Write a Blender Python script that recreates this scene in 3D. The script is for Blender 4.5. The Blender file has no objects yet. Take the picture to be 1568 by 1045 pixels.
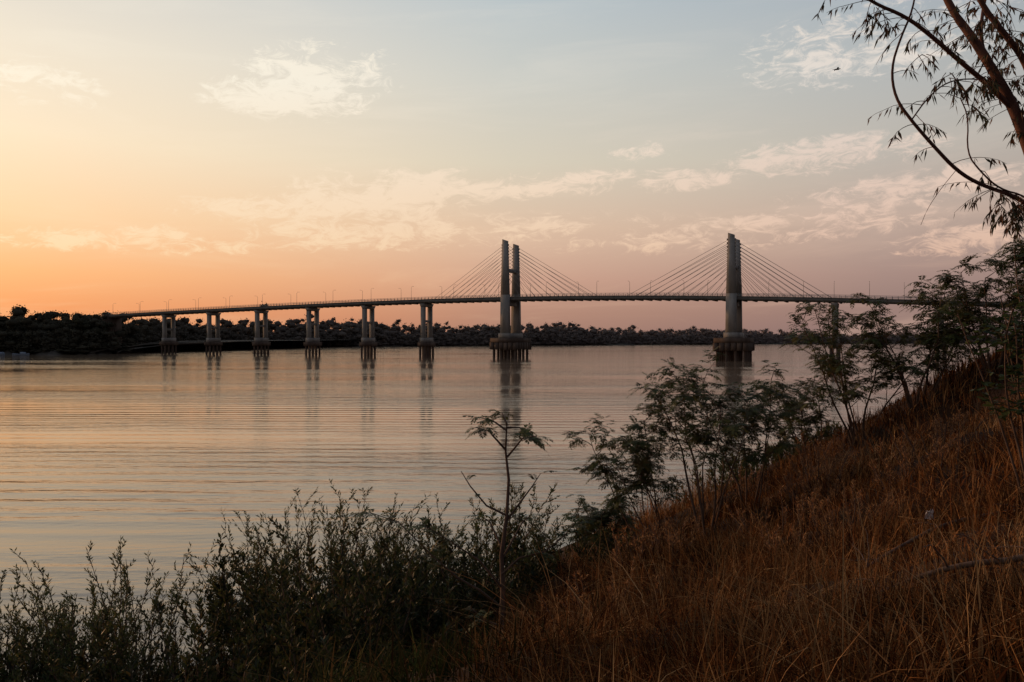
import bpy, math, random
import numpy as np
from mathutils import Vector
random.seed(7); rng=np.random.default_rng(7)
sc=bpy.context.scene
CZ=9.0; F=1220.0; HY=519.0
def lin(c):
    return tuple(((v/255)/12.92 if v/255<=0.04045 else (((v/255)+0.055)/1.055)**2.4) for v in c)
def nrm(a): 
    a=np.asarray(a,float); return a/(np.linalg.norm(a,axis=-1,keepdims=True)+1e-9)
# ------------------------------------------------ mesh accumulation
class MB:
    def __init__(s): s.v=[];s.q=[];s.c=[];s.n=0
    def add(s,v,q,c):
        v=np.asarray(v,float).reshape(-1,3); q=np.asarray(q,int).reshape(-1,4)
        c=np.asarray(c,float)
        if c.ndim==1: c=np.tile(c,(len(v),1))
        s.v.append(v);s.q.append(q+s.n);s.c.append(c);s.n+=len(v)
    def tube(s,pts,rad,c,k=6):
        pts=np.asarray(pts,float); m=len(pts); rad=np.broadcast_to(rad,(m,))
        t=np.zeros_like(pts); t[1:-1]=pts[2:]-pts[:-2]; t[0]=pts[1]-pts[0]; t[-1]=pts[-1]-pts[-2]; t=nrm(t)
        a=np.where(np.abs(t[:,2:3])<.9,np.array([[0,0,1.]]),np.array([[1.,0,0]]))
        e1=nrm(np.cross(t,a)); e2=np.cross(t,e1)
        th=np.arange(k)*2*math.pi/k
        V=pts[:,None,:]+rad[:,None,None]*(np.cos(th)[None,:,None]*e1[:,None,:]+np.sin(th)[None,:,None]*e2[:,None,:])
        i=np.arange(m-1)[:,None]*k; j=np.arange(k)[None,:]; j2=(j+1)%k
        Q=np.stack([i+j,i+j2,i+k+j2,i+k+j],-1)
        s.add(V,Q,c)
    def box(s,o,ax,half,c,top=None):
        a,b,h=half; ta,tb=(top if top else (a,b))
        u,v,w=[np.asarray(x,float) for x in ax]; o=np.asarray(o,float)
        V=[o+sx*a*u+sy*b*v for sx,sy in((-1,-1),(1,-1),(1,1),(-1,1))]+[o+h*w+sx*ta*u+sy*tb*v for sx,sy in((-1,-1),(1,-1),(1,1),(-1,1))]
        s.add(V,[(3,2,1,0),(4,5,6,7),(0,1,5,4),(1,2,6,5),(2,3,7,6),(3,0,4,7)],c)
    def leaves(s,P,D,S,L,W,c,mid=.45):
        P=np.asarray(P,float);n=len(P);L=np.broadcast_to(L,(n,))[:,None];W=np.broadcast_to(W,(n,))[:,None]
        V=np.stack([P,P+D*L*mid+S*W/2,P+D*L,P+D*L*mid-S*W/2],1)
        s.add(V,np.arange(4*n).reshape(n,4),np.repeat(np.broadcast_to(c,(n,3)),4,0))
    def obj(s,name,mat,parent=None,smooth=False):
        v=np.concatenate(s.v);q=np.concatenate(s.q);c=np.concatenate(s.c)
        me=bpy.data.meshes.new(name); nq=len(q)
        me.vertices.add(len(v)); me.vertices.foreach_set('co',v.astype(np.float32).ravel())
        me.loops.add(nq*4); me.loops.foreach_set('vertex_index',q.astype(np.int32).ravel())
        me.polygons.add(nq); me.polygons.foreach_set('loop_start',(np.arange(nq)*4).astype(np.int32))
        if smooth: me.polygons.foreach_set('use_smooth',np.ones(nq,dtype=bool))
        at=me.color_attributes.new('Col','FLOAT_COLOR','POINT')
        at.data.foreach_set('color',np.concatenate([c,np.ones((len(c),1))],1).astype(np.float32).ravel())
        me.update(calc_edges=True); me.validate()
        me.materials.append(mat)
        o=bpy.data.objects.new(name,me); sc.collection.objects.link(o)
        if parent: o.parent=parent
        return o
def empty(name):
    e=bpy.data.objects.new(name,None); sc.collection.objects.link(e); return e
# ------------------------------------------------ materials
def newmat(n):
    m=bpy.data.materials.new(n); m.use_nodes=True; nt=m.node_tree
    return m,nt,nt.nodes,nt.links
def leafmat(name,trans=.35,rough=.6,spec=.2):
    m,nt,N,L=newmat(name); p=N['Principled BSDF']; p.inputs['Roughness'].default_value=rough
    p.inputs['Specular IOR Level'].default_value=spec
    a=N.new('ShaderNodeAttribute'); a.attribute_name='Col'
    L.new(a.outputs['Color'],p.inputs['Base Color'])
    if trans>0:
        t=N.new('ShaderNodeBsdfTranslucent'); L.new(a.outputs['Color'],t.inputs['Color'])
        mx=N.new('ShaderNodeMixShader'); mx.inputs[0].default_value=trans
        L.new(p.outputs[0],mx.inputs[1]); L.new(t.outputs[0],mx.inputs[2]); L.new(mx.outputs[0],N['Material Output'].inputs['Surface'])
    return m
M_leaf=leafmat('leaf_foliage'); M_grass=leafmat('dry_grass_blades',.25,.9,.0); M_far=leafmat('distant_foliage',0,.95,0)
def noisemat(name,c1,c2,scale,rough=.85,bump=.2,detail=8,stretch=(1,1,1),bd=.05):
    m,nt,N,L=newmat(name); p=N['Principled BSDF']; p.inputs['Roughness'].default_value=rough; p.inputs['Specular IOR Level'].default_value=.15
    tc=N.new('ShaderNodeTexCoord'); mp=N.new('ShaderNodeMapping'); mp.inputs['Scale'].default_value=stretch
    L.new(tc.outputs['Object'],mp.inputs[0])
    n=N.new('ShaderNodeTexNoise'); n.inputs['Scale'].default_value=scale; n.inputs['Detail'].default_value=detail; n.inputs['Roughness'].default_value=.65
    L.new(mp.outputs[0],n.inputs['Vector'])
    r=N.new('ShaderNodeValToRGB'); r.color_ramp.elements[0].position=.3; r.color_ramp.elements[1].position=.7
    r.color_ramp.elements[0].color=(*c1,1); r.color_ramp.elements[1].color=(*c2,1)
    L.new(n.outputs[0],r.inputs[0]); L.new(r.outputs[0],p.inputs['Base Color'])
    b=N.new('ShaderNodeBump'); b.inputs['Strength'].default_value=bump; b.inputs['Distance'].default_value=bd
    L.new(n.outputs[0],b.inputs['Height']); L.new(b.outputs[0],p.inputs['Normal'])
    return m
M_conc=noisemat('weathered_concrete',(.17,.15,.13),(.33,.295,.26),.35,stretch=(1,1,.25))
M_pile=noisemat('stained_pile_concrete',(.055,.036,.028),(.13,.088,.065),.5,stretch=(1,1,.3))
M_steel=noisemat('painted_steel',(.18,.17,.16),(.25,.24,.22),1.0,rough=.5)
M_bark=noisemat('bark',(.05,.032,.024),(.14,.085,.06),9,stretch=(1,1,.3),bump=.6,bd=.02)
M_soil=noisemat('bank_soil',(.012,.007,.004),(.045,.019,.009),.9,rough=1.0,bump=.8,bd=.15)
M_farsoil=noisemat('far_bank_soil',(.04,.032,.024),(.085,.066,.05),.03)
M_white=noisemat('white_plastic',(.5,.5,.5),(.7,.7,.72),8)
M_boat=noisemat('boat_paint',(.16,.2,.26),(.3,.34,.4),.5)
M_bird=noisemat('dark_feathers',(.02,.018,.016),(.05,.045,.04),8)
# ------------------------------------------------ water
m,nt,N,L=newmat('river_water'); M_water=m
p=N['Principled BSDF']; p.inputs['Base Color'].default_value=(.21,.145,.095,1); p.inputs['Roughness'].default_value=.05; p.inputs['IOR'].default_value=1.52
tc=N.new('ShaderNodeTexCoord')
def wn(scale,st,det=3,rot=0.0):
    mp=N.new('ShaderNodeMapping'); mp.inputs['Scale'].default_value=st; mp.inputs['Rotation'].default_value=(0,0,rot)
    L.new(tc.outputs['Object'],mp.inputs[0])
    n=N.new('ShaderNodeTexNoise'); n.inputs['Scale'].default_value=scale; n.inputs['Detail'].default_value=det
    L.new(mp.outputs[0],n.inputs['Vector']); return n.outputs[0]
def mm(op,a,b):
    x=N.new('ShaderNodeMath'); x.operation=op
    for i,q in enumerate((a,b)):
        if isinstance(q,(int,float)): x.inputs[i].default_value=q
        else: L.new(q,x.inputs[i])
    return x.outputs[0]
fine=mm('MULTIPLY',wn(1.9,(.45,1.2,1),5,.25),.045)
med=mm('MULTIPLY',wn(.35,(.3,1.5,1),3,-.1),.09)
wv=N.new('ShaderNodeTexWave'); wv.bands_direction='Y'; wv.inputs['Scale'].default_value=.12; wv.inputs['Distortion'].default_value=8; wv.inputs['Detail'].default_value=3; wv.inputs['Detail Scale'].default_value=.5
mpw=N.new('ShaderNodeMapping'); mpw.inputs['Scale'].default_value=(.2,1,1); mpw.inputs['Rotation'].default_value=(0,0,.12)
L.new(tc.outputs['Object'],mpw.inputs[0]); L.new(mpw.outputs[0],wv.inputs['Vector'])
patch=N.new('ShaderNodeMapRange'); patch.inputs[1].default_value=.42; patch.inputs[2].default_value=.60; patch.inputs[3].default_value=.3; patch.inputs[4].default_value=1.5
L.new(wn(.012,(.5,2.6,1),5,.05),patch.inputs[0])
wpatch=N.new('ShaderNodeMapRange'); wpatch.inputs[1].default_value=.40; wpatch.inputs[2].default_value=.60; wpatch.inputs[3].default_value=.3; wpatch.inputs[4].default_value=1
L.new(wn(.02,(.5,1.2,1),2,.4),wpatch.inputs[0])
h=mm('ADD',mm('MULTIPLY',mm('ADD',fine,med),patch.outputs[0]),mm('MULTIPLY',mm('MULTIPLY',wv.outputs[1],.042),wpatch.outputs[0]))
b=N.new('ShaderNodeBump'); b.inputs['Strength'].default_value=1; b.inputs['Distance'].default_value=1
L.new(h,b.inputs['Height']); L.new(b.outputs[0],p.inputs['Normal'])
w=MB(); 
w.add([(-6000,-3000,0),(6000,-3000,0),(6000,9000,0),(-6000,9000,0)],[(0,1,2,3)],(.1,.1,.1)); w.obj('river_water',M_water)
# ------------------------------------------------ near bank terrain
def Ht(x,y):
    x=np.asarray(x,float);y=np.asarray(y,float)
    s=(x+12)*.726-(y-18)*.687; t=x*.687+y*.726
    s=s+.9*np.sin(.21*t+1)+.5*np.sin(.53*t)
    a=.352*s; bb=7.9+.004*(s-22); k=.35
    z=-k*np.log(np.exp(-np.clip(a,-60,60)/k)+np.exp(-bb/k))
    z=np.maximum(z,-4)
    z=z+3.2*np.exp(-((x-19)**2+(y-20)**2)/128.)
    z=z-1.3*np.exp(-((x+3.5)**2/14.+(y-9.0)**2/16.))
    amp=np.clip(s/4,0,1)
    z=z+amp*(.16*np.sin(.9*x+.4*y)+.13*np.sin(.5*x-1.1*y+2)+.07*np.sin(2.1*x+1.7*y)+.05*np.sin(3.3*x-2.6*y+1)+.32*np.sin(.33*t+.6*np.sin(.4*s)))*.9
    return z
def sdist(x,y): return (x+12)*.726-(y-18)*.687
n=420
ii=np.linspace(-1,1,n); g=np.sign(ii)*np.abs(ii)**2.6
tt=g*600+20; ss=np.sinh(np.linspace(-2.2,5.2,n))*4+12
T,S=np.meshgrid(tt,ss)
X=-12+.687*(T-20)+.726*S; Y=18+.726*(T-20)-.687*S
Z=Ht(X,Y)
mb=MB(); idx=np.arange(n*n).reshape(n,n)
Q=np.stack([idx[:-1,:-1],idx[:-1,1:],idx[1:,1:],idx[1:,:-1]],-1).reshape(-1,4)
mb.add(np.stack([X,Y,Z],-1),Q,(.05,.03,.02)); mb.obj('riverbank_ground',M_soil,smooth=True)
# ------------------------------------------------ far bank
pts=[(-900,330),(-300,400),(0,435),(130,450),(185,478),(240,590),(400,800),(600,950),(900,1150),(1200,1400),(1500,1600),(2000,2000)]
fx=np.array([(a-784)/F*d for a,d in pts]); fy=np.array([d for a,d in pts],float)
nn=300; ar=np.linspace(0,len(pts)-1,nn); sx=np.interp(ar,range(len(pts)),fx); sy=np.interp(ar,range(len(pts)),fy)
sy=sy+6*np.sin(ar*9)+3*np.sin(ar*23)
prof=[(-20,-2),(0,-.3),(6,1.6),(20,3.2),(60,5),(200,7),(900,9),(5000,12)]
V=[]
tx=np.gradient(sx);ty=np.gradient(sy); ln=np.hypot(tx,ty); nx,ny=-ty/ln,tx/ln
for o,z in prof:
    V.append(np.stack([sx+(nx*.4-.25)*o*.9,sy+o,np.full(nn,z)+.5*np.sin(ar*31+o)],-1))
idx=np.arange(len(prof)*nn).reshape(len(prof),nn)
Q=np.stack([idx[:-1,:-1],idx[:-1,1:],idx[1:,1:],idx[1:,:-1]],-1).reshape(-1,4)
mb=MB(); mb.add(np.concatenate(V),Q,(.05,.04,.03)); mb.obj('far_bank_ground',M_farsoil,smooth=True)
# distant trees
mb=MB(); P=[];D=[];Sd=[];Ls=[];Cs=[]
_th=np.arange(9)*2*math.pi/9; _ph=np.linspace(-1.45,1.45,6)
SPH=np.array([(math.cos(p_)*math.cos(t_),math.cos(p_)*math.sin(t_),math.sin(p_)) for p_ in _ph for t_ in _th])
SPQ=np.array([(i*9+j,i*9+(j+1)%9,(i+1)*9+(j+1)%9,(i+1)*9+j) for i in range(5) for j in range(9)])
def crown(cx,cy,zb,h,rw,size,nl,col):
    k=random.randint(7,11); col=np.array(col)
    mb.tube([(cx,cy,zb-1),(cx+random.uniform(-.5,.5),cy,zb+h*.6)],[.5,.25],col*.7,4)
    for _ in range(k):
        a=random.uniform(0,6.28); rr=rw*random.uniform(0,.95); f_=random.random()*(1-.35*(rr/rw)**2)
        lc=np.array([cx+rr*math.cos(a),cy+rr*math.sin(a),zb+h*(.22+.64*f_)])
        lr=np.array([rw*.5,rw*.5,h*.15])*random.uniform(.6,1.15)*(1.15-.45*f_)
        sh=random.uniform(.8,1.2)
        mb.add(lc+SPH*lr*.75*rng.uniform(.7,1.15,(54,1)),SPQ,col*.8*sh)
        m_=nl//k
        d=nrm(rng.normal(size=(m_,3))); r=rng.uniform(.6,1.35,(m_,1))
        P.append(lc+d*r*lr); D.append(nrm(rng.normal(size=(m_,3))+[0,0,.3])); Sd.append(nrm(rng.normal(size=(m_,3))))
        Ls.append(size*rng.uniform(.5,1.2,m_)); 
        Cs.append(col*rng.uniform(.65,1.35,(m_,1))*sh)
def interp_shore(px): return np.interp(px,[q[0] for q in pts],range(len(pts)))
topz={-300:457,0:460,130:461,178:467,200:475,215:479,300:480,400:480,450:479,520:483,600:485,700:489,800:491,900:494,1000:497,1100:501,1150:505,1250:508,1400:509,1700:510}
kx=sorted(topz); ky=[topz[k_] for k_ in kx]
for row in range(4):
    px=-420.
    while px<1750:
        a=interp_shore(px); X0=np.interp(a,range(len(pts)),fx); Y0=np.interp(a,range(len(pts)),fy)
        off=[9,24,48,85][row]*random.uniform(.8,1.25)
        Yt=Y0+off; Xt=X0*(Yt/Y0)
        top=np.interp(px,kx,ky)+random.uniform(-2,4)+2.5*math.sin(px*.021)+1.5*math.sin(px*.063+1)
        zt=CZ+(HY-top)/F*Yt
        zb=np.interp(off,[0,20,60,200],[.5,3,5,7])
        h=(zt-zb)*[.5,.78,.95,1.0][row]*random.uniform(.85,1.05)
        rw=h*random.uniform(.35,.55)
        haze=np.clip((Yt-400)/1000,0,1)
        col=(.055+.155*haze,.049+.113*haze,.032+.11*haze)  # air haze painted into the foliage colour, paler with distance
        ub=(Xt+.6)*.8965-(Yt-370)*.443; vb=(Xt+.6)*.443+(Yt-370)*.8965
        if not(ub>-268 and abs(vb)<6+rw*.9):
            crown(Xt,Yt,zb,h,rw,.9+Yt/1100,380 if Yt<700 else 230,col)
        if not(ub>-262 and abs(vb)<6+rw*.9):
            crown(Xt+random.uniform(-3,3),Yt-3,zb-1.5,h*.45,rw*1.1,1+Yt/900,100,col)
        px+=rw*.95/Yt*F
crown((403-784)/F*640,640,7,32.5,7,1.3,420,(.06,.052,.036))
for q in((-262,478,24),(-252,472,20),(-247,482,17),(-270,486,26),(-258,492,23)): crown(q[0],q[1],4,q[2],8,1.2,340,(.055,.05,.033))
for pxx in (1195,1203,1212): crown((pxx-784)/F*1450,1450,5,27,5,2.4,80,(.18,.14,.12))  # crown colour already paled by the same painted haze
mb.leaves(np.concatenate(P),np.concatenate(D),np.concatenate(Sd),np.concatenate(Ls),np.concatenate(Ls)*.7,np.concatenate(Cs))
mb.obj('distant_trees',M_far)
# boats at far left shore
for bx,by,bl in ((-262,425,9),(-273,424,6)):
    e=MB(); t=np.linspace(0,1,9); secs=[]
    for q in t:
        wd=1.1*math.sin(math.pi*min(1,q*.93+.07))**.6; sh=.9+.9*(abs(q-.45)*1.4)**2
        secs.append([(bx+bl*(q-.5),by-wd,sh),(bx+bl*(q-.5),by-wd*.6,-.2),(bx+bl*(q-.5),by+wd*.6,-.2),(bx+bl*(q-.5),by+wd,sh)])
    V=np.array(secs).reshape(-1,3); Q=[]
    for i in range(8):
        for j in range(3): Q.append((i*4+j,i*4+j+1,i*4+4+j+1,i*4+4+j))
    e.add(V,Q,(.2,.2,.2))
    e.box((bx+1,by,.6),((1,0,0),(0,1,0),(0,0,1)),(1.2,.6,1.3),(.2,.2,.2)); e.obj('moored_boat',M_boat)
# ------------------------------------------------ bridge
u=np.array([.8965,-.443,0]); v=np.array([.443,.8965,0]); wz=np.array([0,0,1.]); O=np.array([-.6,370,0])
uz=np.array([-285,-265,-190,-116,-46,0,51,102,140,201,330]); zz=np.array([23.3,23.9,25.8,27.2,27.9,28.1,27.9,26.2,24.3,21.7,17.5])
pf=np.polyfit(uz,zz,5); dz=lambda s_: np.polyval(pf,s_)
U0,U1=-272,332
BR=empty('cable_stayed_bridge')
grey=(.25,.23,.2)
dk=MB()
us=np.arange(U0,U1+1,4.0)
def sweep(mb_,offs):
    offs=np.array(offs); k=len(offs)
    V=[O+u*a+v*o[0]+wz*(dz(a)+o[1]) for a in us for o in offs]
    Q=[(i*k+j,i*k+(j+1)%k,(i+1)*k+(j+1)%k,(i+1)*k+j) for i in range(len(us)-1) for j in range(k)]
    mb_.add(V,Q,grey)
sweep(dk,[(-4.6,0),(4.6,0),(4.6,-.35),(-4.6,-.35)])
sweep(dk,[(-4.55,-.353),(-3.7,-.353),(-3.7,-1.55),(-4.55,-1.55)])
sweep(dk,[(4.55,-.353),(3.7,-.353),(3.7,-1.55),(4.55,-1.55)])
for a in np.arange(U0+2,U1,4.0): dk.box(O+u*a+wz*(dz(a)-1.95),(u,v,wz),(.35,4.4,1.55),grey)
dk.obj('deck',noisemat('deck_concrete',(.09,.078,.066),(.16,.14,.12),.3),BR)
ab=MB(); ab.box(O+u*(U0-3)+wz*1,(u,v,wz),(3,5.2,dz(U0)-1),grey,top=(3,4.8)); ab.obj('abutment',M_pile,BR)
rl=MB()
for sgn in(-1,1):
    for hgt in(.6,1.1): rl.tube([O+u*a+v*sgn*4.5+wz*(dz(a)+hgt) for a in us],.07,grey,4)
    for a in np.arange(U0,U1,2.0): rl.box(O+u*a+v*sgn*4.5+wz*dz(a),(u,v,wz),(.07,.07,1.1),grey)
rl.obj('railings',M_steel,BR)
asp=MB(); sweep(asp,[(-3.6,.012),(3.6,.012),(3.6,.004),(-3.6,.004)])
asp.obj('roadway',noisemat('asphalt',(.04,.04,.04),(.06,.06,.058),2),BR)
def pylon(name,U,ztop):
    zd=dz(U); t=MB(); pl=MB()
    for sgn in(-1,1):
        c=O+u*U+v*sgn*5.6
        zt=ztop-(.9 if sgn>0 else 0)
        t.box(c+wz*11.5,(u,v,wz),(2.15,1.1,zd-11.5+1),grey,top=(2.0,.9))
        t.box(c+wz*(zd+1.0),(u,v,wz),(1.97,.88,zt-1.8-zd-1),grey,top=(1.25,.66))
        o=c+wz*(zt-1.8); a,b_=1.25,.66
        t.add([o-a*u-b_*v,o+a*u-b_*v,o+a*u+b_*v,o-a*u+b_*v,o-a*u-b_*v+wz*1.8,o+a*u-b_*v+wz*.9,o+a*u+b_*v+wz*.9,o-a*u+b_*v+wz*1.8],[(4,5,6,7),(0,1,5,4),(1,2,6,5),(2,3,7,6),(3,0,4,7)],grey)
        for i in range(10):
            za=zt-3-13*(i/9)
            for sd in(-1,1): t.box(c+u*sd*1.62+wz*za,(u,v,wz),(.16,.3,.7),grey)
    t.box(O+u*U+wz*(zd+11.5),(u,v,wz),(.9,4.85,1.6),grey)
    t.box(O+u*U+wz*(zd-4.0),(u,v,wz),(1.4,4.6,2.0),grey)
    t.box(O+u*U+wz*9.3,(u,v,wz),(2.8,7.2,2.2),grey)
    t.obj(name+'_tower',M_conc,BR)
    pl.box(O+u*U+wz*7.4,(u,v,wz),(6.6,8.0,1.9),grey)
    for a in np.linspace(-5.9,5.9,6):
        for sgn in(-1,1): pl.box(O+u*(U+a)+v*sgn*7.7+wz*(4.0+random.uniform(-.3,.3)),(u,v,wz),(1.0,.2,3.4),grey)
    for a in np.linspace(-6.5,6.5,6):
        for sgn in(-1,1): pl.box(O+u*(U+sgn*6.35)+v*a+wz*(4.0+random.uniform(-.3,.3)),(u,v,wz),(.2,1.15,3.4),grey)
    for a in(-5.4,-1.8,1.8,5.4):
        for c_ in(-6.4,-2.2,2.2,6.4):
            pl.tube([O+u*(U+a)+v*c_+wz*z_ for z_ in(-6,7.39)],.62,grey,10)
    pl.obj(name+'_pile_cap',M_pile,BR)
pylon('west',0,54.6); pylon('east',101.7,51.6)
cb=MB()
for U,zt,outs in((0,54.6,(39,42)),(101.7,51.6,(44,37.5))):
    for sd,out in((-1,outs[0]),(1,outs[1])):
        for i in range(10):
            f=i/9; a=U+sd*(7+(out-7)*f); za=zt-2.2-13*(1-f)
            for sgn in(-1,1):
                cb.tube([O+u*U+v*sgn*5.4+wz*za,O+u*a+v*sgn*4.5+wz*(dz(a)-.1)],.075,grey,4)
cb.obj('stay_cables',M_steel,BR)
pr=MB(); pp=MB()
for U in(-46,-81,-117,-153,-189,-225,140,176,212,248,284):
    zd=dz(U)-1.56; cap=5.2
    land=U>236
    for sgn in(-1,1): pr.box(O+u*U+v*sgn*3.1+wz*(cap+2.2 if not land else 0),(u,v,wz),(.95,.85,zd-2.0-(cap+2.2 if not land else 0)),grey)
    pr.box(O+u*U+wz*(zd-2.0),(u,v,wz),(1.15,3.6,1.62),grey,top=(1.15,4.8))
    pr.box(O+u*U+wz*(zd-9.5),(u,v,wz),(.7,2.24,1.1),grey)
    pr.box(O+u*U+wz*(cap+2.1),(u,v,wz),(1.3,4.2,2.2),grey)
    pp.box(O+u*U+wz*cap,(u,v,wz),(2.0,5.0,2.1),grey)
    for a in(-1.2,1.2):
        for c_ in(-3.9,-1.3,1.3,3.9): pp.tube([O+u*(U+a)+v*c_+wz*z_ for z_ in(-6,cap+.05)],.55,grey,8)
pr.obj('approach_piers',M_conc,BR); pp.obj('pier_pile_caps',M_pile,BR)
lp=MB()
for a in np.arange(-262,325,24.0):
    for sgn in(-1,1):
        b0=O+u*(a+6*sgn)+v*sgn*4.45+wz*dz(a)
        lp.tube([b0,b0+wz*6.0,b0+wz*6.5-v*sgn*.5,b0+wz*6.6-v*sgn*1.6],[.09,.06,.05,.04],grey,5)
        lp.box(b0+wz*6.52-v*sgn*1.9,(u,v,wz),(.1,.35,.1),grey)
lp.obj('deck_lamp_posts',M_steel,BR)
# ------------------------------------------------ grass
def xb(y): return np.where(y<10,-.055*y,-.55+(y-10)*.14)+.3*np.sin(1.3*y)*np.clip(y/10,0,1)
def grass(n,xr,lenr,wid,cols,seed,smin=.3,smax=60,clump=.0,lean=.5,yr=(2.2,75),side_=1):
    r=np.random.default_rng(seed)
    y=np.exp(r.uniform(math.log(yr[0]),math.log(yr[1]),n)); x=r.uniform(xr[0],xr[1],n)*(y+1.0)
    if clump>0:
        nc=n//28; cx=x[:nc];cy=y[:nc]; k=r.integers(0,nc,n); sp=(.05+.10*r.random(nc))*np.clip(cy/9,1,3)
        x=cx[k]+r.normal(size=n)*sp[k]*clump; y=cy[k]+r.normal(size=n)*sp[k]*clump
        cid=k
    else: cid=np.arange(n)
    s_=sdist(x,y)
    dn=.5+.5*np.sin(.7*x+1.3*np.sin(.5*y))*np.sin(.6*y+1.1*np.sin(.8*x))
    keep=(s_>smin)&(s_<smax)&(r.random(n)<.45+.7*dn)&(np.hypot(x,y)>2.3)
    if side_>0: keep&=((x-xb(y))>np.abs(r.normal(size=n))*.3)|((r.random(n)<.03)&(y>9))
    if side_<0: keep&=((x-xb(y))<r.normal(size=n)*.5)|(s_<5)
    x,y,cid=x[keep],y[keep],cid[keep]; n=len(x); z=Ht(x,y)-.03
    Ln=r.uniform(lenr[0],lenr[1],n)*(.75+.45*np.sin(.9*x+.3)*np.sin(1.1*y))
    ch=np.sin(cid*12.9898)*43758.5; ch=ch-np.floor(ch); ch2=np.sin(cid*78.233)*12543.1; ch2=ch2-np.floor(ch2)
    Ln*=.6+.8*ch2
    Ln*=np.clip(.55+y/16,.55,1.2)
    az=r.uniform(0,6.28,n); cl=ch*6.28
    lx=np.cos(az)*.6+np.cos(cl)*.8-.05; ly=np.sin(az)*.6+np.sin(cl)*.8-.1
    ln_=r.uniform(.15,1,n)*lean*1.4
    dist=np.hypot(x,y); W=wid*(.6+dist/11)*r.uniform(.6,1.4,n)
    side=np.stack([-ly,lx,np.zeros(n)],-1); side=nrm(side+r.normal(size=(n,3))*.3)
    P0=np.stack([x,y,z],-1); ts=[0,.38,.72,1.0]; ws=[1,.85,.55,.08]; V=[]
    for t_,w_ in zip(ts,ws):
        c=P0+np.stack([lx*ln_*Ln*t_**1.8,ly*ln_*Ln*t_**1.8,Ln*(t_-.38*ln_*t_**2.2)],-1)
        V+= [c-side*(W*w_/2)[:,None], c+side*(W*w_/2)[:,None]]
    V=np.stack(V,1).reshape(-1,3)
    b0=(np.arange(n)*8)[:,None]; Q=np.concatenate([b0+np.array([[2*i,2*i+1,2*i+3,2*i+2]]) for i in range(3)],0)
    cols=np.array(cols); ci=np.where(r.random(n)<.6,(ch2*len(cols)).astype(int),r.integers(0,len(cols),n))
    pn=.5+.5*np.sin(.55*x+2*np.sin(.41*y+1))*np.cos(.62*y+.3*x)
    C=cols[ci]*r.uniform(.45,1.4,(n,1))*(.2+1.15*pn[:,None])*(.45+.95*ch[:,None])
    return V,Q,np.repeat(C,8,0)
red=[(.21,.074,.025),(.13,.044,.016),(.30,.125,.043),(.38,.19,.078),(.055,.024,.012)]
tan=[(.50,.30,.14),(.40,.22,.095),(.30,.13,.05)]
grn=[(.04,.05,.016),(.03,.038,.013),(.07,.06,.022),(.09,.055,.024)]
mb=MB()
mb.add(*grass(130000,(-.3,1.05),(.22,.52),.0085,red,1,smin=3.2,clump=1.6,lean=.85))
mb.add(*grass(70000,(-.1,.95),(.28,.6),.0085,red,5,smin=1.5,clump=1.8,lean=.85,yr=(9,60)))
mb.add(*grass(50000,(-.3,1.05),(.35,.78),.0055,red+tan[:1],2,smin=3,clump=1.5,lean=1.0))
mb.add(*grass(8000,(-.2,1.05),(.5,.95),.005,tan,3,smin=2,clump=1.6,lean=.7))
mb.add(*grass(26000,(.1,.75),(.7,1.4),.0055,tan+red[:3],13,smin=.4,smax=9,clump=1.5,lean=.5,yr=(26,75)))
mb.obj('dry_grass',M_grass)
mb=MB()
mb.add(*grass(90000,(-1.0,.9),(.3,.7),.012,grn,4,smin=.1,smax=24,clump=2.0,lean=.8,yr=(3.5,75),side_=-1))
mb.obj('green_undergrowth',M_grass)
# ------------------------------------------------ plant generators
def curve(p,d,Ln,n,up=0.,wob=.12):
    p=np.array(p,float); d=nrm(np.array(d,float)); out=[p.copy()]
    for i in range(n):
        d=nrm(d+np.array([random.gauss(0,wob),random.gauss(0,wob),random.gauss(0,wob*.6)+up])); p=p+d*Ln/n; out.append(p.copy())
    return np.array(out)
def at(c,t):
    f=t*(len(c)-1); i=min(int(f),len(c)-2); return c[i]+(c[i+1]-c[i])*(f-i)
def tang(c,t):
    i=min(int(t*(len(c)-1)),len(c)-2); return nrm(c[i+1]-c[i])
def pinnate(mb,items,cols,nl=8,R=.26,lf=.075,lw=.026):
    P=np.array([i[0] for i in items]);D=nrm(np.array([i[1] for i in items])); sc_=np.array([i[2] for i in items])[:,None]
    n=len(P); cols=np.array(cols); c=cols[rng.integers(0,len(cols),n)]*rng.uniform(.55,1.5,(n,1))
    side=nrm(np.cross(D,[0,0,1.])+1e-4); dr=rng.uniform(.2,.75,(n,1))
    for k in range(nl+1):
        t=(k+1.2)/(nl+1.2)
        p=P+D*R*sc_*t-np.array([0,0,1.])*R*sc_*dr*t*t
        tg=nrm(D-np.array([0,0,1.])*2*dr*t)
        up=np.cross(side,tg)
        for sg in((-1,1) if k<nl else (0,)):
            d=nrm(tg*.75+side*sg*.9-np.array([0,0,1.])*.25+rng.normal(size=(n,3))*.14) if sg else tg
            sv=nrm(np.cross(d,up)+rng.normal(size=(n,3))*.15)
            tap=.65+.6*math.sin(math.pi*min(t,.95))
            mb.leaves(p,d,sv,(lf*sc_[:,0]*tap),(lw*sc_[:,0]),c*rng.uniform(.85,1.15,(n,1)))
    e=P+D*R*sc_-np.array([0,0,1.])*R*sc_*dr
    mb.leaves(P,nrm(e-P),side,np.linalg.norm(e-P,axis=1),.006*sc_[:,0],c*.8,mid=.1)
G1=[(.055,.068,.02),(.04,.054,.018),(.09,.09,.027),(.075,.062,.024)]
G4=[(.07,.082,.026),(.05,.062,.02),(.11,.10,.034),(.09,.07,.027)]
G2=[(.05,.064,.023),(.036,.048,.018),(.072,.084,.032),(.10,.09,.032)]
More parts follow.
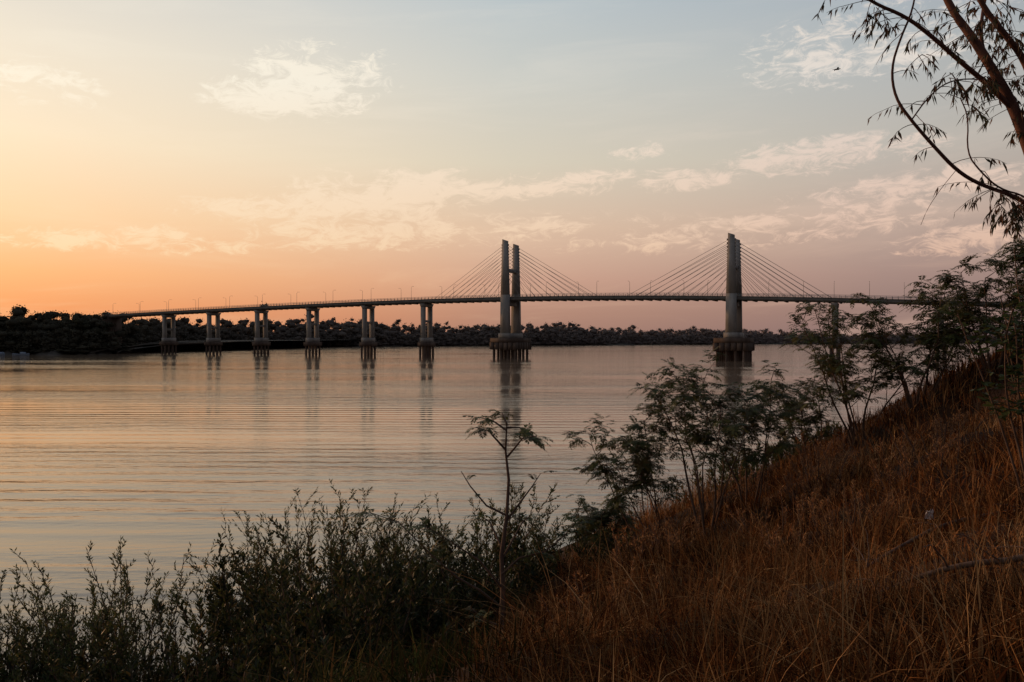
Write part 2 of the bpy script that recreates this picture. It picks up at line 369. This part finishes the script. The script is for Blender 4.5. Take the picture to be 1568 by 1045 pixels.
G3=[(.027,.035,.013),(.021,.027,.01),(.044,.048,.016),(.058,.046,.018)]
def feather(name,base,H,spread,nst,seed,ls=1.,lean=(0,0),t0=.45,nsub=7,ntw=4,nlv=6,rad=.035,cols=G1):
    random.seed(seed); E=empty(name); wd=MB(); lf=MB(); items=[]
    base=np.array(base,float); base[2]=float(Ht(base[0],base[1]))-.1
    for s_ in range(nst):
        a=6.283*s_/nst+random.uniform(-.5,.5); sp=spread*random.uniform(.35,1.1)
        d=np.array([math.cos(a)*sp+lean[0],math.sin(a)*sp+lean[1],1.])
        hh=H*random.uniform(.72,1.0)
        c=curve(base+[math.cos(a)*.15,math.sin(a)*.15,0],d,hh,9,up=.03,wob=.09)
        wd.tube(c,np.linspace(rad,.008,len(c))*random.uniform(.7,1.1),(.1,.07,.05),6)
        for k in range(nsub):
            t=t0+(1-t0)*(k+random.random())/nsub; q=at(c,t); tg=tang(c,t); b=random.uniform(0,6.283)
            dd=tg*.7+np.array([math.cos(b),math.sin(b),.25])
            c2=curve(q,dd,H*random.uniform(.13,.30)*(1.25-.5*t),5,up=-.02,wob=.14)
            wd.tube(c2,np.linspace(.012,.004,len(c2)),(.09,.065,.045),4)
            for m_ in range(ntw):
                t2=.3+.7*(m_+random.random())/ntw; q2=at(c2,min(t2,1)); b=random.uniform(0,6.283)
                d3=tang(c2,t2 if t2<1 else .99)*.6+np.array([math.cos(b),math.sin(b),random.uniform(-.1,.5)])*.8
                c3=curve(q2,d3,random.uniform(.15,.38),3,up=-.03,wob=.1)
                wd.tube(c3,[.004,.0035,.003,.002],(.08,.06,.04),3)
                for l_ in range(nlv):
                    t3=(l_+1)/nlv; b=random.uniform(0,6.283)
                    items.append((at(c3,t3),tang(c3,min(t3,.99))*.6+np.array([math.cos(b),math.sin(b),random.uniform(-.2,.5)]),ls*random.uniform(.6,1.25)))
    pinnate(lf,items,cols)
    wd.obj('stems',M_bark,E,True); lf.obj('foliage',M_leaf,E)
def willow(name,cx,cy,rx,ry,H,nst,seed,cols=G2,lw=.032,ll=.12,ntw=13,nlv=14,t0=.1,mat=None):
    random.seed(seed); E=empty(name); wd=MB(); P=[];D=[]
    for s_ in range(nst):
        a=random.uniform(0,6.283); r=math.sqrt(random.random())
        bx,by=cx+rx*.75*r*math.cos(a),cy+ry*.75*r*math.sin(a)
        hh=H*random.uniform(.5,1.08)*(1-.32*r*r)
        z0=float(Ht(bx,by)); zc=float(Ht(cx,cy))
        c=curve((bx,by,z0-.1),(math.cos(a)*r*.42,math.sin(a)*r*.42,1.),max(.6,hh-(z0-zc)*.5),8,up=.02,wob=.09)
        wd.tube(c,np.linspace(.018,.004,9),(.09,.07,.05),4)
        for k in range(ntw):
            t=t0+(.98-t0)*(k+random.random())/ntw; t=min(t,.98); b=random.uniform(0,6.283)
            L2=H*random.uniform(.1,.24)*(1.15-.6*t)
            c2=curve(at(c,t),tang(c,t)*1.0+np.array([math.cos(b),math.sin(b),.1])*.75,L2,4,up=.03,wob=.1)
            wd.tube(c2,np.linspace(.006,.002,5),(.08,.065,.04),3)
            for l_ in range(nlv):
                t3=(l_+.5)/nlv; tg=tang(c2,t3); b=random.uniform(0,6.283)
                P.append(at(c2,t3)); D.append(tg*.8+np.array([math.cos(b),math.sin(b),random.uniform(-.2,.4)])*.75)
        for l_ in range(10):
            t3=.7+.3*l_/10; b=random.uniform(0,6.283)
            P.append(at(c,t3)); D.append(tang(c,t3)*1.0+np.array([math.cos(b),math.sin(b),.1])*.6)
    P=np.array(P);D=nrm(np.array(D)); n=len(P); S_=nrm(np.cross(D,rng.normal(size=(n,3))))
    cols=np.array(cols); C=cols[rng.integers(0,len(cols),n)]*rng.uniform(.5,1.45,(n,1))
    lf=MB(); lf.leaves(P,D,S_,ll*rng.uniform(.6,1.2,n),lw*rng.uniform(.7,1.2,n),C)
    wd.obj('stems',M_bark,E); lf.obj('foliage',mat or M_leaf,E)
# willow-type shore bushes
willow('willow_bush',-4.1,18.0,2.1,1.6,4.3,100,11,lw=.03,ntw=14)
willow('willow_bush',-5.2,17.2,1.5,1.2,3.0,36,12)
willow('willow_bush',-2.1,18.6,1.7,1.3,3.3,44,13)
willow('willow_bush',-.5,19.3,1.4,1.3,3.2,40,14,ntw=11)
willow('willow_bush',-7.2,14.0,1.8,1.4,2.7,60,15,ntw=11,lw=.026,ll=.1)
willow('willow_bush',-9.1,14.2,1.6,1.3,2.6,50,16,ntw=11,lw=.026,ll=.1)
willow('willow_bush',-8.2,12.6,1.7,1.1,2.0,44,27,ntw=10,lw=.026,ll=.1)
willow('low_bush',-3.6,14.8,2.4,1.4,2.6,66,18,cols=G3,ll=.13,lw=.045,ntw=10)
willow('low_bush',-.9,15.4,2.0,1.6,2.4,54,19,cols=G3,ll=.13,lw=.045,ntw=10)
willow('low_bush',1.7,19.5,1.7,1.5,1.6,34,20,cols=G3,ll=.12,lw=.04,ntw=9)
willow('low_bush',-4.9,11.6,1.7,1.2,2.2,40,21,cols=G3,ll=.12,lw=.04,ntw=9)
willow('low_bush',-2.4,11.6,1.7,1.1,2.2,42,22,cols=G3,ll=.12,lw=.04,ntw=9)
willow('low_bush',-2.9,9.0,1.6,1.0,1.7,34,24,cols=G3,ll=.11,lw=.035,ntw=9)
willow('low_bush',-1.3,9.6,.9,.8,1.1,20,28,cols=G3,ll=.10,lw=.032,ntw=8)
willow('low_bush',8.5,27,3.2,2.0,1.3,46,23,cols=G1,ll=.14,lw=.04,ntw=7)
# dried weeds on the bank
DR=[(.28,.12,.045),(.36,.19,.08),(.17,.07,.028)]
for i,(a_,b_,hh) in enumerate(((3.2,16.5,1.3),(5.2,15.2,1.2),(7.2,18.5,1.5),(8.8,16.5,1.0),(6.6,24,1.5),(2.2,13.2,1.0),(9.2,13.0,.9),(8.2,21.5,1.8),(1.4,11.5,.8),(4.2,11.2,.8),(6.4,16.8,1.0),(5.8,13.4,.9),(7.6,14.8,.9),(3.6,18.4,1.3))):
    willow('dry_weed',a_,b_,.9,.8,hh,18,60+i,cols=DR,lw=.014,ll=.07,ntw=7,nlv=8,t0=.25)
# leucaena-type shrubs
feather('mimosa_shrub',(4.9,20.0,0),4.4,.48,7,31,ls=1.3,t0=.45,nsub=7)
feather('mimosa_shrub',(3.9,21.0,0),4.0,.45,6,32,ls=1.25,lean=(-.35,0),t0=.45,nsub=7)
feather('mimosa_shrub',(6.1,20.5,0),3.8,.35,4,33,ls=1.25,lean=(.15,0),t0=.5,nsub=7)
feather('mimosa_shrub',(9.8,22.5,0),4.1,.48,7,34,ls=1.3,lean=(-.2,0),t0=.3,nsub=7,cols=G4)
feather('mimosa_shrub',(11.2,22.0,0),4.0,.45,7,35,ls=1.25,t0=.22,nsub=8,cols=G4)
feather('mimosa_shrub',(12.7,21.0,0),3.3,.45,8,36,ls=1.25,t0=.2,nsub=8,cols=G4)
feather('mimosa_shrub',(8.8,23.5,0),2.9,.5,5,37,ls=1.2,lean=(-.2,0),t0=.3,nsub=7,cols=G4)
feather('mimosa_shrub',(2.6,24.0,0),1.9,.5,5,38,ls=1.2,t0=.3)
feather('mimosa_shrub',(14.2,20.5,0),3.0,.45,8,39,ls=1.2,t0=.2,nsub=8,cols=G4)
# slender sapling
def B(px,py,d): return np.array([(px-784)/F*d,d,CZ-(py-HY)/F*d])
random.seed(5)
E=empty('slender_sapling'); wd=MB(); lf=MB(); items=[]
d0=8.9
trk=np.array([B(785,1090,d0),B(772,1040,d0),B(766,980,d0),B(770,910,d0+.05),B(768,850,d0),B(776,790,d0),B(779,735,d0),B(774,690,d0),B(776,650,d0)])
trk[0][2]=min(trk[0][2],float(Ht(trk[0][0],trk[0][1]))-.1)
wd.tube(trk,np.linspace(.04,.008,len(trk)),(.1,.07,.05),8)
brs=[[(776,660),(755,645),(735,640)],[(776,655),(795,655),(815,668)],[(775,690),(748,660),(728,655)],[(777,700),(800,672),(822,668)],[(776,650),(772,640),(768,632)],
 [(776,790),(745,775),(720,745),(706,722)],[(774,800),(800,765),(815,745),(828,725)],
 [(768,880),(795,855),(835,845),(865,820),(880,802)],[(770,855),(800,800),(812,790)],
 [(767,930),(735,905),(700,885),(660,850),(610,800),(565,785)],[(768,900),(735,860),(690,830),(650,805)],[(769,840),(750,800),(735,790)],
 [(767,960),(740,950),(720,930)]]
ends={0:12,1:12,2:10,3:11,4:9,6:2,7:18,9:30,10:22,8:6,5:2,11:8,12:6}
for i,bx in enumerate(brs):
    dd=d0+np.linspace(0,random.uniform(-.5,.5),len(bx))
    c=np.array([B(a,b_,q) for (a,b_),q in zip(bx,dd)])
    wd.tube(c,np.linspace(.014,.004,len(c)),(.1,.07,.05),5)
    for k in range(ends.get(i,0)):
        t=(.45 if len(bx)<6 else .5)+.55*random.random(); t=min(t,1); b_=random.uniform(0,6.283)
        items.append((at(c,t),tang(c,min(t,.99))*.8+np.array([math.cos(b_),math.sin(b_)*.8,random.uniform(-.1,.4)]),random.uniform(.65,1.2)))
pinnate(lf,items,G1,nl=9,R=.21,lf=.06,lw=.02)
wd.obj('trunk',M_bark,E,True); lf.obj('foliage',M_leaf,E)
# ------------------------------------------------ eucalyptus at right
random.seed(9)
E=empty('eucalyptus_tree'); wd=MB(); LP=[];LD=[]
def chaikin(c,n=2):
    c=np.asarray(c)
    for _ in range(n):
        a=c[:-1]*.75+c[1:]*.25; b_=c[:-1]*.25+c[1:]*.75
        m_=np.empty((2*len(a),3)); m_[0::2]=a; m_[1::2]=b_; c=np.vstack([c[:1],m_,c[-1:]])
    return c
gz=float(Ht(6.2,8.3))
BRN=[([(6.25,8.4,gz-.2),(6.05,8.2,gz+1.6)],[(1632,400,8),(1600,300,8),(1578,235,8),(1552,165,8),(1520,108,8),(1490,60,8.1),(1455,15,8.2),(1425,-60,8.3),(1390,-140,8.4)],.085,.022),
 ([],[(1548,165,8),(1510,128,7.9),(1470,95,7.8),(1425,55,7.7),(1385,25,7.6),(1335,5,7.5),(1290,-30,7.4)],.028,.011),
 ([],[(1575,228,8),(1588,150,7.9),(1568,90,7.9),(1535,50,7.8),(1500,5,7.8),(1470,-70,7.8)],.04,.02),
 ([],[(1515,108,8),(1500,60,8.2),(1505,10,8.3),(1520,-60,8.5)],.024,.012),
 ([],[(1610,340,8),(1560,303,7.8),(1500,283,7.7),(1465,262,7.6),(1430,225,7.5),(1395,185,7.4),(1370,150,7.4),(1364,105,7.4),(1378,60,7.4),(1398,15,7.4),(1405,-40,7.4)],.022,.007),
 ([],[(1600,330,8),(1570,300,7.9),(1530,290,7.7),(1500,262,7.6),(1480,235,7.6),(1483,180,7.6),(1470,150,7.6)],.011,.005),
 ([],[(1395,185,7.4),(1420,150,7.5),(1450,125,7.5),(1490,120,7.7),(1540,130,7.9)],.007,.006),
 ([],[(1463,262,7.6),(1440,290,7.6),(1420,320,7.6),(1410,345,7.6)],.003,.002),
 ([],[(1568,320,7.8),(1590,280,7.8),(1575,200,7.8)],.01,.01),
 ([],[(1632,400,8),(1625,330,8.2),(1640,200,8.4),(1660,0,8.6),(1690,-200,8.8)],.075,.03)]
curves=[]
for pre,bx,r0,r1 in BRN:
    c=chaikin(np.array([np.array(q,float) for q in pre]+[B(*q) for q in bx]))
    wd.tube(c,np.linspace(r0,r1,len(c)),(.1,.06,.045),8); curves.append(c)
def twig(q,d,Ln,nl):
    c=curve(q,d,Ln,6,up=-.16,wob=.14); wd.tube(c,np.linspace(.0045,.0015,7),(.08,.05,.04),3)
    for k in range(nl):
        t=.35+.65*random.random(); LP.append(at(c,t)); LD.append(tang(c,min(t,.99))*.4+np.array([random.gauss(0,.35),random.gauss(0,.35),-.75]))
for ci,n_,lo in((0,26,.45),(1,24,.1),(2,30,.1),(3,20,.1),(4,12,.0),(5,9,.1),(6,9,.1),(9,24,.2)):
    for k in range(n_):
        t=lo+(1-lo)*random.random(); t=min(t,.98); b_=random.uniform(0,6.283)
        twig(at(curves[ci],t),np.array([math.cos(b_),math.sin(b_)*.6,random.uniform(-.2,.5)]),random.uniform(.15,.55),random.randint(5,14))
for (a,b_) in((1545,312),(1535,318),(1560,322),(1520,300),(1565,310),(1550,330),(1560,340),(1455,120),(1460,128),(1505,125),(1345,20),(1412,92),(1500,130),(1540,20),(1550,60),(1520,30)):
    for k in range(4): twig(B(a+random.uniform(-8,8),b_-8,7.6),(random.gauss(0,.5),random.gauss(0,.5),-.3),random.uniform(.15,.3),11)
LP=np.array(LP);LD=nrm(np.array(LD)); n_=len(LP)
lf=MB(); cc=np.array([(.07,.05,.025),(.05,.05,.022),(.11,.05,.028)])[rng.integers(0,3,n_)]*rng.uniform(.6,1.3,(n_,1))
lf.leaves(LP,LD,nrm(np.cross(LD,rng.normal(size=(n_,3)))),rng.uniform(.06,.13,n_),rng.uniform(.012,.021,n_),cc,mid=.35)
wd.obj('trunk_and_branches',noisemat('red_bark',(.06,.026,.018),(.14,.06,.04),9,stretch=(1,1,.3),bump=.6,bd=.02),E,True); lf.obj('foliage',M_leaf,E)
# broadleaf shrub at right edge
random.seed(21)
E=empty('broadleaf_shrub'); wd=MB(); LP=[];LD=[]
bX,bY=6.5,9.6; bz=float(Ht(bX,bY))
for k in range(24):
    b_=random.uniform(0,6.283)
    c=curve((bX+.2*math.cos(b_),bY+.2*math.sin(b_),bz-.1),(math.cos(b_)*.18,math.sin(b_)*.18,1),random.uniform(2.4,3.9),8,up=.08,wob=.08)
    wd.tube(c,np.linspace(.02,.006,9),(.08,.05,.04),5)
    for j in range(11):
        t=.5+.48*random.random(); b_=random.uniform(0,6.283)
        c2=curve(at(c,t),(math.cos(b_),math.sin(b_),.5),random.uniform(.15,.4),4,wob=.15); wd.tube(c2,np.linspace(.005,.002,5),(.08,.05,.04),3)
        for l_ in range(9):
            LP.append(at(c2,(l_+1)/9)); b2=random.uniform(0,6.283); LD.append((math.cos(b2),math.sin(b2),random.uniform(-.5,.5)))
LP=np.array(LP);LD=nrm(np.array(LD)); n_=len(LP)
S_=nrm(np.cross(LD,[0,0,1.])+rng.normal(size=(n_,3))*.35)
cc=np.array([(.04,.06,.02),(.055,.07,.022),(.07,.09,.03)])[rng.integers(0,3,n_)]*rng.uniform(.6,1.3,(n_,1))
Ll=rng.uniform(.08,.14,n_)
lf=MB(); up=nrm(np.cross(S_,LD)); 
V=np.stack([LP,LP+LD*Ll[:,None]*.25+S_*Ll[:,None]*.2,LP+LD*Ll[:,None]*.62+S_*Ll[:,None]*.2,LP+LD*Ll[:,None]],1)
V2=np.stack([LP,LP+LD*Ll[:,None]*.25-S_*Ll[:,None]*.2+up*.008,LP+LD*Ll[:,None]*.62-S_*Ll[:,None]*.2+up*.008,LP+LD*Ll[:,None]],1)
for VV in(V,V2): lf.add(VV,np.arange(4*n_).reshape(n_,4),np.repeat(cc,4,0))
wd.obj('stems',M_bark,E,True); lf.obj('foliage',M_leaf,E)
# fallen branches on bank
random.seed(3)
def groundbranch(name,pts2,r0,r1):
    m_=MB(); c=np.array([(a,b_,float(Ht(a,b_))+h_) for a,b_,h_ in pts2]); c=chaikin(c,2)
    m_.tube(c,np.linspace(r0,r1,len(c)),(.1,.07,.05),8)
    for k in range(7):
        t=random.uniform(.2,.95); q=at(c,t); c2=curve(q,(random.gauss(0,1),random.gauss(0,1),.35),random.uniform(.3,.8),5,up=-.05,wob=.2)
        m_.tube(c2,np.linspace(r1*.8,.003,6),(.1,.07,.05),5)
    m_.obj(name,M_bark,None,True)
groundbranch('fallen_branch',[(5.0,6.0,.32),(4.1,6.2,.22),(3.6,6.5,.2),(3.1,6.8,.1),(2.7,6.6,.0)],.034,.012)
groundbranch('fallen_branch',[(6.5,9.0,.25),(5.2,9.4,.2),(4.4,9.0,.2),(3.8,8.6,.1)],.028,.012)
# litter
lt=MB(); q=np.array([5.25,10.0,float(Ht(5.25,10.0))+.42])
V=[q+np.array([(i-2)*.026+random.gauss(0,.01),random.gauss(0,.02),(j-2)*.03+random.gauss(0,.01)]) for i in range(5) for j in range(5)]
lt.add(V,[(i*5+j,i*5+j+1,i*5+6+j,i*5+5+j) for i in range(4) for j in range(4)],(.6,.6,.6)); lt.obj('plastic_bag_litter',M_white)
# bird
bd=MB(); bc=B(1282,107,60)
bd.tube([bc+np.array(q) for q in((-.24,0,-.02),(-.18,0,0),(-.06,0,.01),(.08,0,.02),(.16,0,.05),(.2,0,.06),(.25,0,.05))],[.03,.04,.06,.055,.03,.035,.005],(.03,.03,.03),8)
for sg in(-1,1):
    W_=[(-.07,0,.02),(.08,0,.03),(.03,sg*.22,.12),(-.09,sg*.2,.1),(-.02,sg*.45,.05),(-.1,sg*.42,.04)]
    V=[bc+np.array(q) for q in W_]; bd.add(V,[(0,1,2,3),(3,2,4,5)],(.03,.03,.03))
bd.add([bc+np.array(q) for q in((-.2,-.02,0),(-.2,.02,0),(-.36,.06,0),(-.36,-.06,0))],[(0,1,2,3)],(.03,.03,.03))
bd.obj('bird',M_bird)
# ------------------------------------------------ world
W=bpy.data.worlds.new('World'); sc.world=W; W.use_nodes=True; nt=W.node_tree; N=nt.nodes; L=nt.links; N.clear()
out=N.new('ShaderNodeOutputWorld')
SA=-.88; SE=math.radians(6)
tc=N.new('ShaderNodeTexCoord'); sp=N.new('ShaderNodeSeparateXYZ'); L.new(tc.outputs['Generated'],sp.inputs[0])
x_,y_,z_=sp.outputs
def M(op,a,b=None,c=None):
    q=N.new('ShaderNodeMath'); q.operation=op
    for i,k in enumerate((a,b,c)):
        if k is None: continue
        if isinstance(k,(int,float)): q.inputs[i].default_value=k
        else: L.new(k,q.inputs[i])
    return q.outputs[0]
def MR(v_,a,b,c=0,d=1,sm=False):
    q=N.new('ShaderNodeMapRange'); q.interpolation_type='SMOOTHSTEP' if sm else 'LINEAR'
    L.new(v_,q.inputs[0]); 
    for i,k in enumerate((a,b,c,d)): q.inputs[i+1].default_value=k
    return q.outputs[0]
hl=M('SQRT',M('ADD',M('MULTIPLY',x_,x_),M('MAXIMUM',M('MULTIPLY',y_,y_),1e-5)))
cosd=M('DIVIDE',M('ADD',M('MULTIPLY',x_,math.sin(SA)),M('MULTIPLY',y_,math.cos(SA))),hl)
zs_=[0,.032,.073,.137,.215,.31,.40,.62,1.0]
cols={'left':[(222,134,88),(245,158,102),(255,184,124),(255,214,168),(254,231,198),(242,230,210),(220,217,210),(160,168,178),(120,135,155)],
'mid':[(168,126,110),(184,140,120),(207,162,140),(224,192,165),(219,208,187),(207,207,199),(188,198,202),(140,152,168),(110,125,150)],
'right':[(138,114,112),(152,124,117),(169,140,131),(192,169,155),(192,185,175),(181,185,185),(164,176,187),(125,140,160),(105,120,145)],
'back':[(98,88,90),(100,92,94),(104,97,101),(106,102,107),(106,104,112),(102,104,117),(98,104,119),(95,106,123),(95,106,126)]}
R={}
for k,cl in cols.items():
    r=N.new('ShaderNodeValToRGB'); el=r.color_ramp.elements
    while len(el)<len(zs_): el.new(.5)
    for i,(z0,c) in enumerate(zip(zs_,cl)): el[i].position=z0; el[i].color=(*lin(c),1)
    L.new(z_,r.inputs[0]); R[k]=r.outputs[0]
def mix(f,a,b):
    q=N.new('ShaderNodeMix'); q.data_type='RGBA'; L.new(f,q.inputs[0])
    for i,k in((6,a),(7,b)):
        if isinstance(k,tuple): q.inputs[i].default_value=(*k,1)
        else: L.new(k,q.inputs[i])
    return q.outputs[2]
c=mix(MR(cosd,-.7,.25),R['back'],R['right']); c=mix(MR(cosd,.25,.64),c,R['mid']); c=mix(MR(cosd,.64,.955),c,R['left'])
# clouds
az=M('ARCTAN2',x_,y_); el_=M('ARCSINE',z_)
cmb=N.new('ShaderNodeCombineXYZ'); L.new(az,cmb.inputs[0]); L.new(M('ADD',el_,M('MULTIPLY',az,-.04)),cmb.inputs[1])
def cn(scx,scy,s,det=8,ro=.6,dist=.6,rot=0.):
    mp=N.new('ShaderNodeMapping'); mp.inputs['Scale'].default_value=(scx,scy,1); mp.inputs['Rotation'].default_value=(0,0,rot); L.new(cmb.outputs[0],mp.inputs[0])
    n_=N.new('ShaderNodeTexNoise'); n_.inputs['Scale'].default_value=s; n_.inputs['Detail'].default_value=det; n_.inputs['Roughness'].default_value=ro; n_.inputs['Distortion'].default_value=dist
    L.new(mp.outputs[0],n_.inputs['Vector']); return n_.outputs[0]
n1=cn(1,3.0,7,6,.6,.4); n2=cn(1,2.4,28,6,.72,1.0,.25)
def A(px): return math.atan((px-784)/F)
def Ee(px,py): return math.atan((HY-py)/F*math.cos(A(px)))
g=None
for (px,py,sx_,sy_,am) in((500,110,.075,.026,1.1),(440,150,.075,.022,1.1),(600,300,.10,.03,1.1),(400,320,.09,.014,.95),(760,288,.2,.013,.9),(1060,276,.08,.010,1.0),(890,278,.07,.011,.95),(1250,243,.10,.018,1.05),(1410,287,.12,.018,.95),(1180,340,.12,.009,.85),(640,355,.25,.018,.75),(1100,362,.2,.015,.65),(150,365,.13,.012,.9),(1340,70,.14,.035,.65),(70,135,.05,.025,.7),(1500,370,.08,.014,.9),(990,232,.04,.010,.7),(330,375,.14,.010,.75)):
    q=N.new('ShaderNodeVectorMath'); q.operation='MULTIPLY_ADD'; L.new(cmb.outputs[0],q.inputs[0])
    ca=A(px); ce=Ee(px,py)-.04*ca
    q.inputs[1].default_value=(1/sx_,1/sy_,0); q.inputs[2].default_value=(-ca/sx_,-ce/sy_,0)
    d_=N.new('ShaderNodeVectorMath'); d_.operation='DOT_PRODUCT'; L.new(q.outputs[0],d_.inputs[0]); L.new(q.outputs[0],d_.inputs[1])
    f_=M('MULTIPLY_ADD',d_.outputs['Value'],-.42*am,am)
    g=M('MAXIMUM',f_,0.0) if g is None else M('MAXIMUM',g,f_)
tex=M('ADD',M('MULTIPLY',M('SUBTRACT',n1,.5),2.0),M('MULTIPLY',M('SUBTRACT',n2,.5),2.9))
d1=MR(M('ADD',tex,M('MULTIPLY',g,.8)),.26,.92,0,1,True)
d1=M('MULTIPLY',d1,MR(g,.02,.35,0,1,True))
d2=M('MULTIPLY',MR(cn(1,7,3.5,5),.47,.75,0,.3,True),MR(el_,.06,.5,1,.3))
dens=M('MINIMUM',M('ADD',M('MULTIPLY',d1,.95),d2),1)
cloudc=mix(MR(el_,.08,.3),mix(MR(cosd,.3,.95),lin((226,186,162)),lin((255,216,168))),mix(MR(cosd,.3,.95),lin((230,220,210)),lin((255,246,226))))
c=mix(dens,c,cloudc)
bg=N.new('ShaderNodeBackground'); L.new(c,bg.inputs[0]); bg.inputs[1].default_value=.97
sky=N.new('ShaderNodeTexSky'); sky.sky_type='NISHITA'; sky.sun_disc=False; sky.sun_elevation=SE; sky.sun_rotation=SA%(2*math.pi); sky.dust_density=3
bg2=N.new('ShaderNodeBackground'); L.new(sky.outputs[0],bg2.inputs[0]); bg2.inputs[1].default_value=.005
ad=N.new('ShaderNodeAddShader'); L.new(bg.outputs[0],ad.inputs[0]); L.new(bg2.outputs[0],ad.inputs[1]); L.new(ad.outputs[0],out.inputs[0])
# sun
sl=bpy.data.lights.new('sun','SUN'); sl.energy=2.1; sl.angle=math.radians(3); sl.color=(1,.55,.27)
so=bpy.data.objects.new('sun',sl); sc.collection.objects.link(so)
sd=Vector((math.sin(SA)*math.cos(SE),math.cos(SA)*math.cos(SE),math.sin(SE))); so.rotation_euler=(-sd).to_track_quat('-Z','Y').to_euler()
# camera
cam=bpy.data.cameras.new('camera'); co=bpy.data.objects.new('camera',cam); sc.collection.objects.link(co)
cam.sensor_width=36; cam.lens=28.0; cam.clip_end=20000; cam.clip_start=.1
co.location=(0,0,CZ); co.rotation_euler=(math.radians(90-.165),0,0); sc.camera=co
sc.view_settings.view_transform='Standard'; sc.view_settings.look='None'; sc.view_settings.exposure=0
